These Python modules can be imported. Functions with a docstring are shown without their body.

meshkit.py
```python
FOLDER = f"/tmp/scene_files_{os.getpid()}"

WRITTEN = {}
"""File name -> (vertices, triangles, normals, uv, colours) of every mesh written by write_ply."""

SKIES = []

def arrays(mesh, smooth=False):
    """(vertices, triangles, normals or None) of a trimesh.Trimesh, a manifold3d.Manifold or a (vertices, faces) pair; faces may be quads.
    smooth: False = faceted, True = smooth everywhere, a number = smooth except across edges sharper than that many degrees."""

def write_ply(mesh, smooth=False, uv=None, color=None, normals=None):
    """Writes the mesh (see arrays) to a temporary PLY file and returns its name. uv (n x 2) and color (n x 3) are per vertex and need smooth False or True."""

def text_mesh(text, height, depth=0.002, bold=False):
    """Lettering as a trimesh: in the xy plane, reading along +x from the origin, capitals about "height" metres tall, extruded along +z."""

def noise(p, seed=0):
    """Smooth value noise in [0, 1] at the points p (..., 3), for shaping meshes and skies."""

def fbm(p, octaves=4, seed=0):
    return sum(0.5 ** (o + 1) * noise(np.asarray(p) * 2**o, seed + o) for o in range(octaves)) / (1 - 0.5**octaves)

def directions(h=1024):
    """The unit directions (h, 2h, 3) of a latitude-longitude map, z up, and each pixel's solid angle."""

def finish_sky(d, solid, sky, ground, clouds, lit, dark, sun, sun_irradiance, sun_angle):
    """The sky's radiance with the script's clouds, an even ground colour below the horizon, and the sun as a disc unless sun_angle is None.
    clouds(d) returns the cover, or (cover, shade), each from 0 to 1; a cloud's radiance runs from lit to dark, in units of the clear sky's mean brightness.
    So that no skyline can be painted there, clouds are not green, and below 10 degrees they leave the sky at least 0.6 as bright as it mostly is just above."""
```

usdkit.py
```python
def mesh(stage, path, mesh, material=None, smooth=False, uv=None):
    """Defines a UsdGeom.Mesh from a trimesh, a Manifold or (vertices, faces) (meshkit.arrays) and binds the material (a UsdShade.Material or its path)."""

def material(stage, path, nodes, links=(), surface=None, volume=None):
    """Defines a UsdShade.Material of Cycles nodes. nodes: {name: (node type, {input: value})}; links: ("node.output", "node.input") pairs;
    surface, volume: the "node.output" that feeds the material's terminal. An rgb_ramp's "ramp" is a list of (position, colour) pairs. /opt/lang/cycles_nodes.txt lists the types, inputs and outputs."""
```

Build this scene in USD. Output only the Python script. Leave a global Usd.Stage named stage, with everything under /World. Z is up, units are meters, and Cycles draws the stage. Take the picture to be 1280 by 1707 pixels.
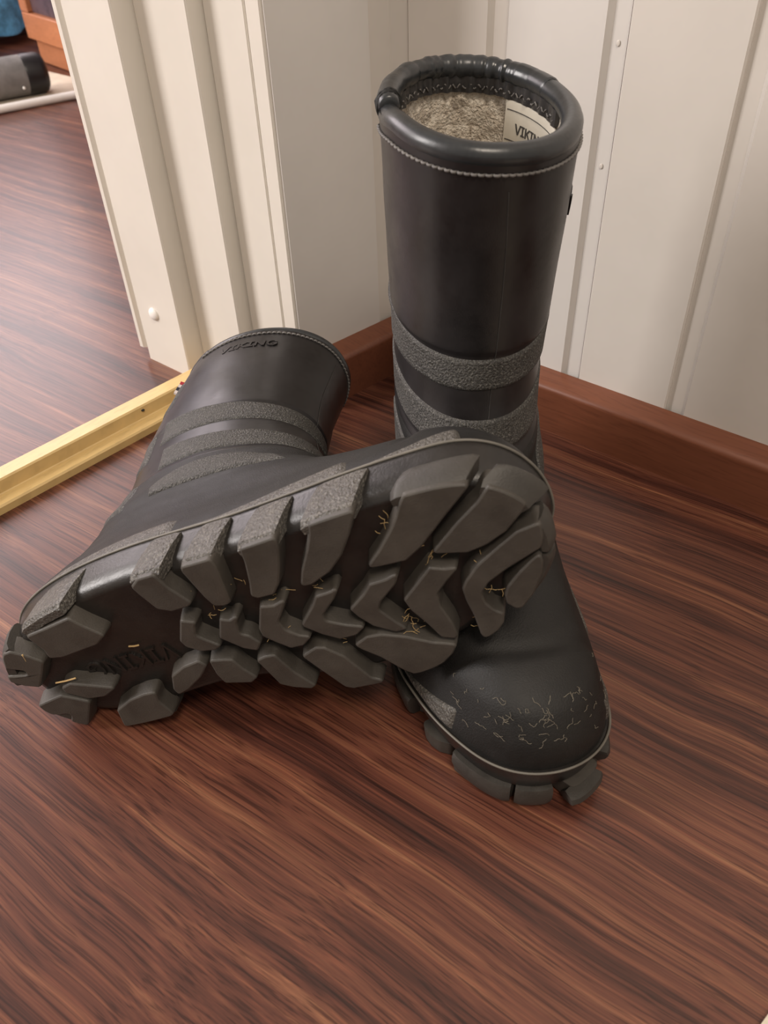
import math, random
import numpy as np, trimesh, usdkit, meshkit
from pxr import Usd, UsdGeom, UsdLux, UsdShade, Gf, Sdf, Vt
from scipy.interpolate import CubicSpline, PchipInterpolator
from shapely.geometry import Polygon, LineString
from shapely.ops import nearest_points
import manifold3d as m3

stage = Usd.Stage.CreateInMemory()
UsdGeom.SetStageUpAxis(stage, UsdGeom.Tokens.z)
UsdGeom.SetStageMetersPerUnit(stage, 1.0)
world = UsdGeom.Xform.Define(stage, '/World')
stage.SetDefaultPrim(world.GetPrim())
UsdGeom.Scope.Define(stage, '/World/Looks')
rng = np.random.default_rng(7)

# ------------------------------------------------------------------ camera
EYE = np.array([0.0, 0.0, 0.44])
CAM = np.array([[0.78123091, 0.62343449, -0.03174421],      # right
                [0.39549072, -0.53365555, -0.74752849],     # down
                [-0.48297552, 0.57143782, -0.66347077]])    # forward
cam = UsdGeom.Camera.Define(stage, '/World/camera')
cm = np.eye(4); cm[0, :3] = CAM[0]; cm[1, :3] = -CAM[1]; cm[2, :3] = -CAM[2]; cm[3, :3] = EYE
cam.AddTransformOp().Set(Gf.Matrix4d(*cm.ravel().tolist()))
cam.CreateHorizontalApertureAttr(24.0); cam.CreateVerticalApertureAttr(24.0 * 1707 / 1280)
cam.CreateFocalLengthAttr(24.0 * 1370 / 1280)
cam.CreateClippingRangeAttr(Gf.Vec2f(0.01, 60))
cam.CreateFStopAttr(11.0); cam.CreateFocusDistanceAttr(0.56)
EXPOSURE = 0.0
cam.CreateExposureAttr(EXPOSURE)

# ------------------------------------------------------------------ lights
dome = UsdLux.DomeLight.Define(stage, '/World/ambient_light')
dome.CreateIntensityAttr(0.17); dome.CreateColorAttr(Gf.Vec3f(1.0, 0.90, 0.80))

def rect_light(name, pos, target, w, h, power, color):
    l = UsdLux.RectLight.Define(stage, '/World/' + name)
    pos, target = np.array(pos, float), np.array(target, float)
    z = pos - target; z /= np.linalg.norm(z)
    x = np.cross([0, 0, 1.0], z)
    x = np.array([1.0, 0, 0]) if np.linalg.norm(x) < 1e-4 else x / np.linalg.norm(x)
    y = np.cross(z, x)
    m = np.eye(4); m[0, :3] = x; m[1, :3] = y; m[2, :3] = z; m[3, :3] = pos
    l.AddTransformOp().Set(Gf.Matrix4d(*m.ravel().tolist()))
    l.CreateWidthAttr(w); l.CreateHeightAttr(h); l.CreateIntensityAttr(power); l.CreateColorAttr(Gf.Vec3f(*color))
    return l

# ceiling lamp of the hall (warm) and the window of the next room (cool)
rect_light('ceiling_lamp', (0.60, -0.45, 2.10), (0.0, 0.1, 0), 0.45, 0.45, 42.0, (1.0, 0.87, 0.73))
rect_light('far_window_light', (-2.85, 0.60, 1.25), (-0.6, 0.60, 1.0), 2.2, 1.3, 7.0, (0.98, 0.87, 0.90))
rect_light('side_window_light', (-2.3, -1.40, 1.45), (-0.5, 0.40, 0.2), 0.8, 1.4, 24.0, (0.99, 0.93, 0.90))

# ------------------------------------------------------------------ helpers
used = {}
def numbered(path):
    k = used.get(path, -1) + 1
    used[path] = k
    return path if k == 0 else f'{path}_{k:03d}'

def data(prim, **kw):
    for k, v in kw.items():
        if v: prim.SetCustomDataByKey(k, v)

def thing(name, label=None, category=None, group=None, kind=None, mat4=None):
    p = numbered('/World/' + name)
    x = UsdGeom.Xform.Define(stage, p)
    if mat4 is not None:
        x.AddTransformOp().Set(Gf.Matrix4d(*np.asarray(mat4, float).T.ravel().tolist()))
    data(x.GetPrim(), label=label, category=category, group=group, kind=kind)
    return p

def part(parent, name, mesh, mat, smooth=35, label=None, kind=None, category=None):
    p = numbered(parent + '/' + name)
    m = usdkit.mesh(stage, p, mesh, mat, smooth=smooth)
    data(m.GetPrim(), label=label, kind=kind, category=category)
    return p

def cat(ms): return trimesh.util.concatenate([m if isinstance(m, trimesh.Trimesh) else trimesh.Trimesh(*m, process=False) for m in ms])

def tm(man):
    mm = man.to_mesh()
    return trimesh.Trimesh(np.array(mm.vert_properties[:, :3]), np.array(mm.tri_verts), process=False)

def hull(pts): return tm(m3.Manifold.hull_points(np.asarray(pts, float)))

def box(lo, hi, r=0.0):
    lo, hi = np.array(lo, float), np.array(hi, float)
    if r <= 0:
        b = trimesh.creation.box(hi - lo); b.apply_translation((lo + hi) / 2); return b
    pts = []
    for c in np.ndindex(2, 2, 2):
        p = np.where(np.array(c) == 1, hi, lo)
        for ax in range(3):
            q = p + np.where(np.array(c) == 1, -r, r); q[ax] = p[ax]; pts.append(q)
    return hull(pts)

def grid_faces(n, m, wrap=False):
    i, j = np.meshgrid(np.arange(n - 1), np.arange(m if wrap else m - 1), indexing='ij')
    a = i * m + j; b = i * m + (j + 1) % m; c = (i + 1) * m + (j + 1) % m; d = (i + 1) * m + j
    q = np.stack([a, b, c, d], -1).reshape(-1, 4)
    return np.vstack([q[:, [0, 1, 2]], q[:, [0, 2, 3]]])

def grid_solid(P, Q):
    """Closed slab between the grids P (outside) and Q (inside), both n x m x 3."""
    n, m, _ = P.shape
    N = n * m
    f = grid_faces(n, m)
    F = [f, f[:, ::-1] + N]
    ring = [i * m for i in range(n)] + [(n - 1) * m + j for j in range(1, m)] + [i * m + m - 1 for i in range(n - 2, -1, -1)] + [j for j in range(m - 2, 0, -1)]
    r = np.array(ring); s = np.roll(r, -1)
    F += [np.stack([r, s, s + N], 1), np.stack([r, s + N, r + N], 1)]
    t = trimesh.Trimesh(np.vstack([P.reshape(-1, 3), Q.reshape(-1, 3)]), np.vstack(F), process=False)
    if t.volume < 0: t.invert()
    return t

def tube(pts, r, sides=8, closed=False):
    p = np.asarray(pts, float); n = len(p)
    r = np.broadcast_to(np.asarray(r, float), (n,))
    if closed: t = np.roll(p, -1, 0) - np.roll(p, 1, 0)
    else: t = np.gradient(p, axis=0)
    t /= np.linalg.norm(t, axis=1, keepdims=True) + 1e-12
    a = np.zeros_like(p)
    v = np.array([0, 0, 1.0]) if abs(t[0, 2]) < .9 else np.array([1.0, 0, 0])
    for i in range(n):
        v = v - t[i] * (v @ t[i]); v /= np.linalg.norm(v) + 1e-12; a[i] = v
    b = np.cross(t, a)
    ang = np.arange(sides) * 2 * np.pi / sides
    V = p[:, None] + r[:, None, None] * (np.cos(ang)[None, :, None] * a[:, None] + np.sin(ang)[None, :, None] * b[:, None])
    V = V.reshape(-1, 3)
    if closed:
        # close without twisting: match the last ring to the first
        f = grid_faces(n, sides, wrap=True)
        off = int(np.argmin([np.linalg.norm(V[(n - 1) * sides:].reshape(sides, 3) - np.roll(V[:sides], -k, 0)) for k in range(sides)]))
        j = np.arange(sides); l = (n - 1) * sides
        a0, b0 = l + j, l + (j + 1) % sides
        c0, d0 = (j + 1 + off) % sides, (j + off) % sides
        f = np.vstack([f, np.stack([a0, b0, c0], 1), np.stack([a0, c0, d0], 1)])
        out = trimesh.Trimesh(V, f, process=False)
    else:
        f = grid_faces(n, sides, wrap=True)
        V = np.vstack([V, p[0], p[-1]]); k = n * sides; j = np.arange(sides)
        f = np.vstack([f, np.stack([(j + 1) % sides, j, np.full(sides, k)], 1), np.stack([(n - 1) * sides + j, (n - 1) * sides + (j + 1) % sides, np.full(sides, k + 1)], 1)])
        out = trimesh.Trimesh(V, f, process=False)
    if out.volume < 0: out.invert()
    return out

def smoothstep(a, b, x):
    t = np.clip((np.asarray(x, float) - a) / (b - a), 0, 1)
    return t * t * (3 - 2 * t)

# ------------------------------------------------------------------ materials
MAT = {}
def mat(name, nodes, links, surface='p.BSDF'):
    MAT[name] = usdkit.material(stage, '/World/Looks/' + name, nodes, links, surface=surface)
    return MAT[name]

def rubber(name, col, rough, var=0.25, bump=0.0, bscale=900, spec=0.5, speck=None, speck_scale=1500, dust=None):
    """Rubber: base colour with soft mottling; optional grit relief, pale specks and dust clouds."""
    c = np.array(col)
    nodes = {'g': ('texture_coordinate', {}),
             'n': ('noise_texture', {'scale': 45.0, 'detail': 5.0, 'roughness': 0.6}),
             'r': ('rgb_ramp', {'ramp': [(0.3, tuple(c * (1 - var))), (0.7, tuple(c * (1 + var)))]}),
             'rr': ('rgb_ramp', {'ramp': [(0.3, (rough - .06,) * 3), (0.7, (rough + .08,) * 3)]}),
             'p': ('principled_bsdf', {'specular_ior_level': spec})}
    links = [('g.object', 'n.vector'), ('n.fac', 'r.fac'), ('n.fac', 'rr.fac'), ('rr.color', 'p.roughness')]
    last = 'r.color'
    if dust is not None:
        nodes['d'] = ('noise_texture', {'scale': 16.0, 'detail': 8.0, 'roughness': 0.72})
        nodes['dr'] = ('rgb_ramp', {'ramp': [(0.45, (0, 0, 0)), (0.72, (.55, .55, .55))]})
        nodes['dm'] = ('mix_color', {'b': tuple(dust)})
        links += [('g.object', 'd.vector'), ('d.fac', 'dr.fac'), ('dr.color', 'dm.fac'), (last, 'dm.a')]
        last = 'dm.result'
    if speck is not None:
        nodes['s'] = ('noise_texture', {'scale': float(speck_scale), 'detail': 2.0, 'roughness': 0.5})
        nodes['sr'] = ('rgb_ramp', {'ramp': [(0.50, (0, 0, 0)), (0.68, (1, 1, 1))]})
        nodes['sm'] = ('mix_color', {'b': tuple(speck)})
        links += [('g.object', 's.vector'), ('s.fac', 'sr.fac'), ('sr.color', 'sm.fac'), (last, 'sm.a')]
        last = 'sm.result'
    links.append((last, 'p.base_color'))
    if bump:
        nodes['bn'] = ('noise_texture', {'scale': float(bscale), 'detail': 2.0, 'roughness': 0.55})
        nodes['b'] = ('bump', {'strength': float(bump), 'distance': 0.0012})
        links += [('g.object', 'bn.vector'), ('bn.fac', 'b.height'), ('b.normal', 'p.normal')]
    return mat(name, nodes, links)

rubber('shaft_rubber', (0.0095, 0.0082, 0.0086), 0.36, bump=0.06, bscale=1400, spec=0.42, dust=(0.024, 0.021, 0.021))
rubber('vamp_rubber', (0.0085, 0.0080, 0.0074), 0.56, bump=0.25, bscale=1100, spec=0.36, dust=(0.017, 0.0155, 0.014))
rubber('textured_rubber', (0.032, 0.030, 0.027), 0.62, bump=1.0, bscale=800, speck=(0.10, 0.095, 0.085), speck_scale=900)
rubber('sole_rubber', (0.011, 0.0095, 0.0085), 0.34, bump=0.1, bscale=700, dust=(0.026, 0.021, 0.017))
rubber('tread_rubber', (0.046, 0.0405, 0.034), 0.55, bump=0.12, bscale=900, dust=(0.070, 0.060, 0.048))
rubber('block_rubber', (0.036, 0.032, 0.027), 0.55, bump=0.15, bscale=900)
rubber('grit_rubber', (0.060, 0.055, 0.048), 0.45, bump=1.0, bscale=650, speck=(0.13, 0.12, 0.105), speck_scale=700)
rubber('rand_rubber', (0.12, 0.11, 0.092), 0.5)
rubber('seam_rubber', (0.030, 0.028, 0.026), 0.45)
rubber('binding_rubber', (0.022, 0.024, 0.026), 0.30, bump=0.05, bscale=500)
rubber('inner_binding_rubber', (0.030, 0.029, 0.030), 0.35, bump=0.3, bscale=260)
rubber('stitch_thread', (0.12, 0.112, 0.105), 0.6)
rubber('dark_thread', (0.010, 0.010, 0.010), 0.7)
rubber('letter_rubber', (0.007, 0.007, 0.007), 0.5)
rubber('hay', (0.42, 0.29, 0.13), 0.7)
rubber('lint_fibre', (0.23, 0.20, 0.15), 0.8)
rubber('label_ink', (0.06, 0.055, 0.05), 0.8)
rubber('label_paper', (0.66, 0.62, 0.53), 0.75, var=0.06)
rubber('tag_red', (0.35, 0.015, 0.03), 0.7)
rubber('tag_white', (0.65, 0.58, 0.56), 0.7)
rubber('tag_blue', (0.01, 0.012, 0.03), 0.7)
rubber('speaker_cloth', (0.17, 0.16, 0.155), 0.8, bump=0.6, bscale=800)
rubber('speaker_cap', (0.008, 0.007, 0.008), 0.4)
rubber('blue_cloth_fabric', (0.09, 0.30, 0.55), 0.85, var=0.5)
rubber('lavender_fabric', (0.34, 0.36, 0.62), 0.9, var=0.15)
rubber('white_cord', (0.78, 0.75, 0.72), 0.5, var=0.04)
rubber('cream_mat_fabric', (0.62, 0.55, 0.44), 0.9, var=0.1, bump=0.4, bscale=500)
rubber('cabinet_panel', (0.085, 0.055, 0.062), 0.35, var=0.2)

mat('fleece', {'g': ('texture_coordinate', {}),
               'n': ('noise_texture', {'scale': 150.0, 'detail': 4.0, 'roughness': 0.6, 'distortion': 0.8}),
               'r': ('rgb_ramp', {'ramp': [(0.30, (0.24, 0.19, 0.14)), (0.47, (0.56, 0.49, 0.40)), (0.66, (0.78, 0.72, 0.62))]}),
               'bn': ('noise_texture', {'scale': 620.0, 'detail': 3.0}),
               'b': ('bump', {'strength': 0.9, 'distance': 0.003}),
               'p': ('principled_bsdf', {'roughness': 0.95, 'specular_ior_level': 0.1, 'sheen_weight': 0.4})},
    [('g.object', 'n.vector'), ('n.fac', 'r.fac'), ('r.color', 'p.base_color'), ('g.object', 'bn.vector'), ('bn.fac', 'b.height'), ('b.normal', 'p.normal')])

def paint(name, col, rough=0.45, bump=0.25):
    c = np.array(col)
    mat(name, {'g': ('geometry', {}),
               'm': ('mapping', {'scale': (60.0, 60.0, 2.2)}),
               'n': ('noise_texture', {'scale': 1.0, 'detail': 4.0, 'roughness': 0.6}),
               'n2': ('noise_texture', {'scale': 7.0, 'detail': 5.0, 'roughness': 0.65}),
               'r': ('rgb_ramp', {'ramp': [(0.25, tuple(c * 0.93)), (0.6, tuple(c)), (0.85, tuple(c * 1.03))]}),
               'v': ('voronoi_texture', {'scale': 5.5}),
               'vr': ('rgb_ramp', {'ramp': [(0.02, (0, 0, 0)), (0.06, (1, 1, 1))]}),
               'a': ('math', {'math_type': 'multiply', 'value2': 0.35}),
               's': ('math', {'math_type': 'add'}),
               'b': ('bump', {'strength': float(bump), 'distance': 0.0015}),
               'p': ('principled_bsdf', {'roughness': rough})},
        [('g.position', 'm.vector'), ('m.vector', 'n.vector'), ('g.position', 'n2.vector'), ('n2.fac', 'r.fac'), ('r.color', 'p.base_color'),
         ('g.position', 'v.vector'), ('v.distance', 'vr.fac'), ('n.fac', 'a.value1'), ('a.value', 's.value1'), ('vr.color', 's.value2'), ('s.value', 'b.height'), ('b.normal', 'p.normal')])
paint('wall_paint', (0.60, 0.56, 0.515))
paint('wall_paint_warm', (0.59, 0.548, 0.503))
paint('wall_paint_cool', (0.605, 0.575, 0.545))
paint('trim_paint', (0.69, 0.645, 0.58), rough=0.35, bump=0.08)
paint('far_wall_paint', (0.7, 0.68, 0.66), rough=0.6)

def wood(name, stops, along, across, rough, angle=0.0, fine=1.0, warp=0.02, bump=0.05, spec=0.5):
    """Wood whose grain runs along world x turned by angle (radians)."""
    mat(name, {'g': ('geometry', {}),
               'rot': ('mapping', {'rotation': (0.0, 0.0, -angle)}),
               'w': ('noise_texture', {'scale': 5.0, 'detail': 2.0}),
               'wc': ('vector_math', {'math_type': 'subtract', 'vector2': (0.5, 0.5, 0.5)}),
               'ws': ('vector_math', {'math_type': 'scale', 'scale': float(warp)}),
               'wa': ('vector_math', {'math_type': 'add'}),
               'm1': ('mapping', {'scale': (along, across, across)}),
               'n1': ('noise_texture', {'scale': 1.0, 'detail': 5.0, 'roughness': 0.62}),
               'm2': ('mapping', {'scale': (along * 3.5, across * 5.5, across * 5.5)}),
               'n2': ('noise_texture', {'scale': 1.0, 'detail': 5.0, 'roughness': 0.65}),
               'm3': ('mapping', {'scale': (along * 14.0, across * 18.0, across * 18.0)}),
               'n3': ('noise_texture', {'scale': 1.0, 'detail': 2.0}),
               'x': ('mix_float', {'fac': 0.42}),
               'r': ('rgb_ramp', {'ramp': stops}),
               'pr': ('rgb_ramp', {'ramp': [(0.36, (0.42, 0.36, 0.34)), (0.46, (0.95, 0.95, 0.95)), (0.56, (1, 1, 1)), (0.70, (1.35, 1.3, 1.25))]}),
               'pm': ('mix_color', {'blend_type': 'multiply', 'fac': 0.85 * fine, 'use_clamp': False}),
               'b': ('bump', {'strength': float(bump), 'distance': 0.0006}),
               'p': ('principled_bsdf', {'roughness': rough, 'specular_ior_level': spec})},
        [('g.position', 'rot.vector'), ('rot.vector', 'w.vector'), ('w.color', 'wc.vector1'), ('wc.vector', 'ws.vector1'), ('ws.vector', 'wa.vector1'), ('rot.vector', 'wa.vector2'),
         ('wa.vector', 'm1.vector'), ('m1.vector', 'n1.vector'), ('wa.vector', 'm2.vector'), ('m2.vector', 'n2.vector'), ('wa.vector', 'm3.vector'), ('m3.vector', 'n3.vector'),
         ('n1.fac', 'x.a'), ('n2.fac', 'x.b'), ('x.result', 'r.fac'), ('n3.fac', 'pr.fac'), ('r.color', 'pm.a'), ('pr.color', 'pm.b'), ('pm.result', 'p.base_color'),
         ('n3.fac', 'b.height'), ('b.normal', 'p.normal')])
wood('floor_wood', [(0.31, (0.018, 0.0085, 0.0075)), (0.42, (0.054, 0.0175, 0.0115)), (0.50, (0.102, 0.034, 0.0205)), (0.57, (0.142, 0.053, 0.029)), (0.67, (0.265, 0.120, 0.062))],
     0.8, 46.0, 0.34, angle=math.radians(3.0))
wood('baseboard_wood', [(0.3, (0.135, 0.044, 0.022)), (0.55, (0.165, 0.056, 0.028)), (0.75, (0.19, 0.068, 0.034))], 2.0, 30.0, 0.4, fine=0.3)
wood('threshold_wood', [(0.3, (0.56, 0.38, 0.155)), (0.55, (0.66, 0.47, 0.205)), (0.75, (0.72, 0.53, 0.24))], 20.0, 3.0, 0.35, fine=0.2)
wood('cabinet_wood', [(0.3, (0.36, 0.135, 0.058)), (0.55, (0.42, 0.165, 0.075)), (0.75, (0.48, 0.20, 0.095))], 3.0, 20.0, 0.4, fine=0.2)

# ------------------------------------------------------------------ the setting
def extrude_z(poly, z0, z1):
    m = trimesh.creation.extrude_polygon(Polygon(poly), z1 - z0, engine='earcut'); m.apply_translation([0, 0, z0]); return m

def structure(path): data(stage.GetPrimAtPath(path), kind='structure'); return path

YW = 0.574                                    # face of the right wall
CORNER = np.array([-0.4585, YW])
f = usdkit.mesh(stage, '/World/floor', box((-3.0, -1.9, -0.02), (1.5, 2.1, 0.0)), MAT['floor_wood'])
data(f.GetPrim(), label='dark red-brown wood-grain floor', kind='structure')

# right wall: painted tongue-and-groove boards
def board_plan(x0, w, rec):
    """Plan profile of one board from x0: narrow gap, face, bevel, recessed tongue at its end."""
    y, d = YW, .0042
    p = [(x0 + .0019, y + .008), (x0 + .0019, y + .0009), (x0 + .0028, y)]
    p += [(x0 + w - rec - .0034, y), (x0 + w - rec, y + d), (x0 + w, y + d)] if rec else [(x0 + w - .0012, y), (x0 + w, y + .0012)]
    return p + [(x0 + w, y + .016), (x0 + .0019, y + .016)]
def board(x0, w, rec, top=2.4): return extrude_z(board_plan(x0, w, rec), 0, top)
w = thing('wall_right', label='white painted board wall behind the standing boot', kind='structure')
paints = ['wall_paint', 'wall_paint_warm', 'wall_paint_cool']
def board_left(x0, w, rec, top=2.4):
    """The mirrored board: recessed tongue at its start."""
    p = [(2 * x0 + w - a, b) for a, b in board_plan(x0, w, rec)]
    return extrude_z(p[::-1], 0, top)
joint = [CORNER[0], -0.4425, -0.3530, -0.2603, -0.1792, -0.0755] + [-0.0755 + .0917 * k for k in range(1, 9)]
part(w, 'board', extrude_z([(joint[0] - .007, YW + .0038), (joint[1] - .0004, YW + .0038), (joint[1] - .0004, YW + .016), (joint[0] - .007, YW + .016)], 0, 2.4), MAT['wall_paint'])
for i in range(1, len(joint) - 1):
    wd = joint[i + 1] - joint[i]
    part(w, 'board', board(joint[i], wd, .0) if i == 3 else board_left(joint[i], wd, .0125) if i == 4 else board(joint[i], wd, .0118), MAT[paints[i % 3]])
part(w, 'backing', box((-0.47, YW + .016, 0), (1.4, YW + .06, 2.4)), MAT['wall_paint'])
part(w, 'board_stub', box((joint[-1] + .001, YW, 0), (1.4, YW + .016, 2.4)), MAT['wall_paint'])
for (x, z) in ((-0.2665, .305), (-.2665, .225)):
    s = trimesh.creation.icosphere(2, .0016); s.apply_scale([.8, .2, 1.2]); s.apply_translation([x, YW + (.0036 if -.272 < x < -.2603 else -.0002), z])
    part(w, 'nail_head', s, MAT['wall_paint_warm'])

# left wall
A = np.array([-0.478, 0.4580]); ul = (CORNER - A) / np.linalg.norm(CORNER - A); nl = np.array([ul[1], -ul[0]])
def L(s, o=0.0): return tuple(A + ul * s + nl * o)
LEN = np.linalg.norm(CORNER - A)
w = thing('wall_left', label='white painted narrow wall strip beside the door frame', kind='structure')
part(w, 'board', extrude_z([L(.0012), L(LEN - .0215), L(LEN - .0185, -.0038), L(LEN - .0185, -.03), L(.0012, -.03)], 0, 2.4), MAT['wall_paint_cool'])
part(w, 'board', extrude_z([L(LEN - .0184, -.0038), L(LEN + .006, -.0038), L(LEN + .02, -.03), L(LEN - .0184, -.03)], 0, 2.4), MAT['wall_paint_warm'])
part(w, 'wall_core', extrude_z([L(.014, -.031), L(LEN + .02, -.031), (-.49, .62), (-.66, .62), (-.66, .47)], 0, 2.4), MAT['wall_paint'])
part(w, 'wall_core', box((-.665, -1.88, 0), (-.50, -.36, 2.4)), MAT['wall_paint'])
w = usdkit.mesh(stage, '/World/wall_far', box((-2.98, -1.9, 0), (-2.9, 2.1, 2.4)), MAT['far_wall_paint']); data(w.GetPrim(), label='pale far wall of the next room', kind='structure')
w = usdkit.mesh(stage, '/World/wall_back', box((-2.9, 2.02, 0), (-.5, 2.1, 2.4)), MAT['far_wall_paint']); data(w.GetPrim(), label='pale side wall of the next room', kind='structure')

# baseboards
prof = [(0, 0), (-.0216, 0), (-.0216, .0395), (-.0211, .0420), (-.0196, .0440), (-.0170, .0455), (-.0130, .0466), (-.0060, .0478), (0, .0485)]
def baseboard(name, p0, p1, nrm, label):
    """Sweeps the profile from p0 to p1; nrm points into the room."""
    V = []
    for p, mit in ((p0[0], p0[1]), (p1[0], p1[1])):
        for (o, z) in prof:
            q = np.array(p) + np.array(nrm) * (-o) + np.array(mit) * (-o)
            V.append((q[0], q[1], z))
    n = len(prof); F = []
    for i in range(n):
        j = (i + 1) % n; F += [(i, j, n + j), (i, n + j, n + i)]
    tri = [(0, i, i + 1) for i in range(1, n - 1)]
    F += tri + [(n + a, n + c, n + b) for a, b, c in tri]
    t = trimesh.Trimesh(V, F, process=False)
    if t.volume < 0: t.invert()
    m = usdkit.mesh(stage, '/World/' + name, t, MAT['baseboard_wood'], smooth=40)
    data(m.GetPrim(), label=label, kind='structure')
baseboard('baseboard_right', ((CORNER[0], YW), (1.0, 0)), ((1.39, YW), (0, 0)), (0, -1), 'red-brown wooden baseboard along the right wall')
baseboard('baseboard_left', (L(.004), (0, 0)), (tuple(CORNER), -ul * 0.95), nl, 'red-brown wooden baseboard between door frame and corner')

# door frame: lining, two stops stepping towards the room, edge strip
t = thing('trim_1', label='cream painted stepped door frame', kind='structure')
P0, P1 = (-.6660, .4216), (-.6031, .4233)
def post(x0, x1, y0, y1, z0=0.0, r=.0012):
    return extrude_z([(x0, y1), (x0, y0 + r), (x0 + r, y0), (x1 - r, y0), (x1, y0 + r), (x1, y1)], z0, 2.3)
part(t, 'jamb', post(-.6668, -.6027, .4225, .470), MAT['trim_paint'])
part(t, 'rear_casing', post(-.6800, -.6672, .4208, .475, z0=.012, r=.004), MAT['trim_paint'])
part(t, 'door_stop', post(-.6020, -.5401, .4424, .472), MAT['trim_paint'])
part(t, 'casing', post(-.5394, -.4956, .4571, .480), MAT['trim_paint'])
part(t, 'edge_strip', post(-.4949, -.4795, .4571, .486), MAT['trim_paint'])
cap = trimesh.creation.icosphere(3, .0065); cap.apply_scale([1, .55, 1]); cap.apply_translation([-.6405, .4223, .0585])
part(t, 'screw_cap', cap, MAT['white_cord'])

# threshold
p0, p1 = np.array([-.5708, .1873]), np.array([-.561, .3261]); dv = (p1 - p0) / np.linalg.norm(p1 - p0); nv = np.array([-dv[1], dv[0]])
prof2 = [(0, 0), (0, .0065), (.0015, .0080), (.0125, .0088), (.0135, .0095), (.0150, .0195), (.0165, .0208), (.031, .0208), (.033, .0190), (.034, 0)]
V = [(*(p0 + dv * s + nv * o), z) for s in (-.52, .252) for o, z in prof2]; n = len(prof2)
F = [q for i in range(n) for q in ((i, (i + 1) % n, n + (i + 1) % n), (i, n + (i + 1) % n, n + i))] + [(0, i, i + 1) for i in range(1, n - 1)] + [(n, n + i + 1, n + i) for i in range(1, n - 1)]
tr = trimesh.Trimesh(V, F, process=False); tr.fix_normals()
t = thing('trim_2', label='yellow varnished wooden door threshold', kind='structure')
part(t, 'sill', tr, MAT['threshold_wood'], smooth=30)
s = trimesh.creation.icosphere(2, .0017); s.apply_scale([1, 1, .5]); s.apply_translation([*(p0 + dv * .155 + nv * .0143), .0165]); part(t, 'nail_head', s, MAT['dark_thread'])

# ------------------------------------------------------------------ things in the next room
def rotz(deg, at):
    m = np.eye(4); c, s = math.cos(math.radians(deg)), math.sin(math.radians(deg)); m[:2, :2] = [[c, -s], [s, c]]; m[:3, 3] = at; return m
c = thing('wooden_cabinet', 'orange-brown wooden cabinet with a dark front panel beyond the doorway', 'cabinet', mat4=rotz(-9, (-1.885, 1.095, 0)))
part(c, 'plinth', box((.01, .012, 0), (.80, .36, .046), .002), MAT['cabinet_wood'])
part(c, 'bottom_rail', box((.0, 0, .047), (.80, .03, .098), .002), MAT['cabinet_wood'])
part(c, 'stile', box((0, 0, .0985), (.034, .03, .95), .002), MAT['cabinet_wood'])
part(c, 'stile', box((.766, 0, .0985), (.80, .03, .95), .002), MAT['cabinet_wood'])
part(c, 'top_board', box((-.01, -.01, .951), (.81, .38, .975), .003), MAT['cabinet_wood'])
part(c, 'front_panel', box((.0345, .012, .0985), (.7655, .024, .9505)), MAT['cabinet_panel'])
part(c, 'carcass', box((.002, .0305, .047), (.798, .37, .9505)), MAT['cabinet_wood'])

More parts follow.
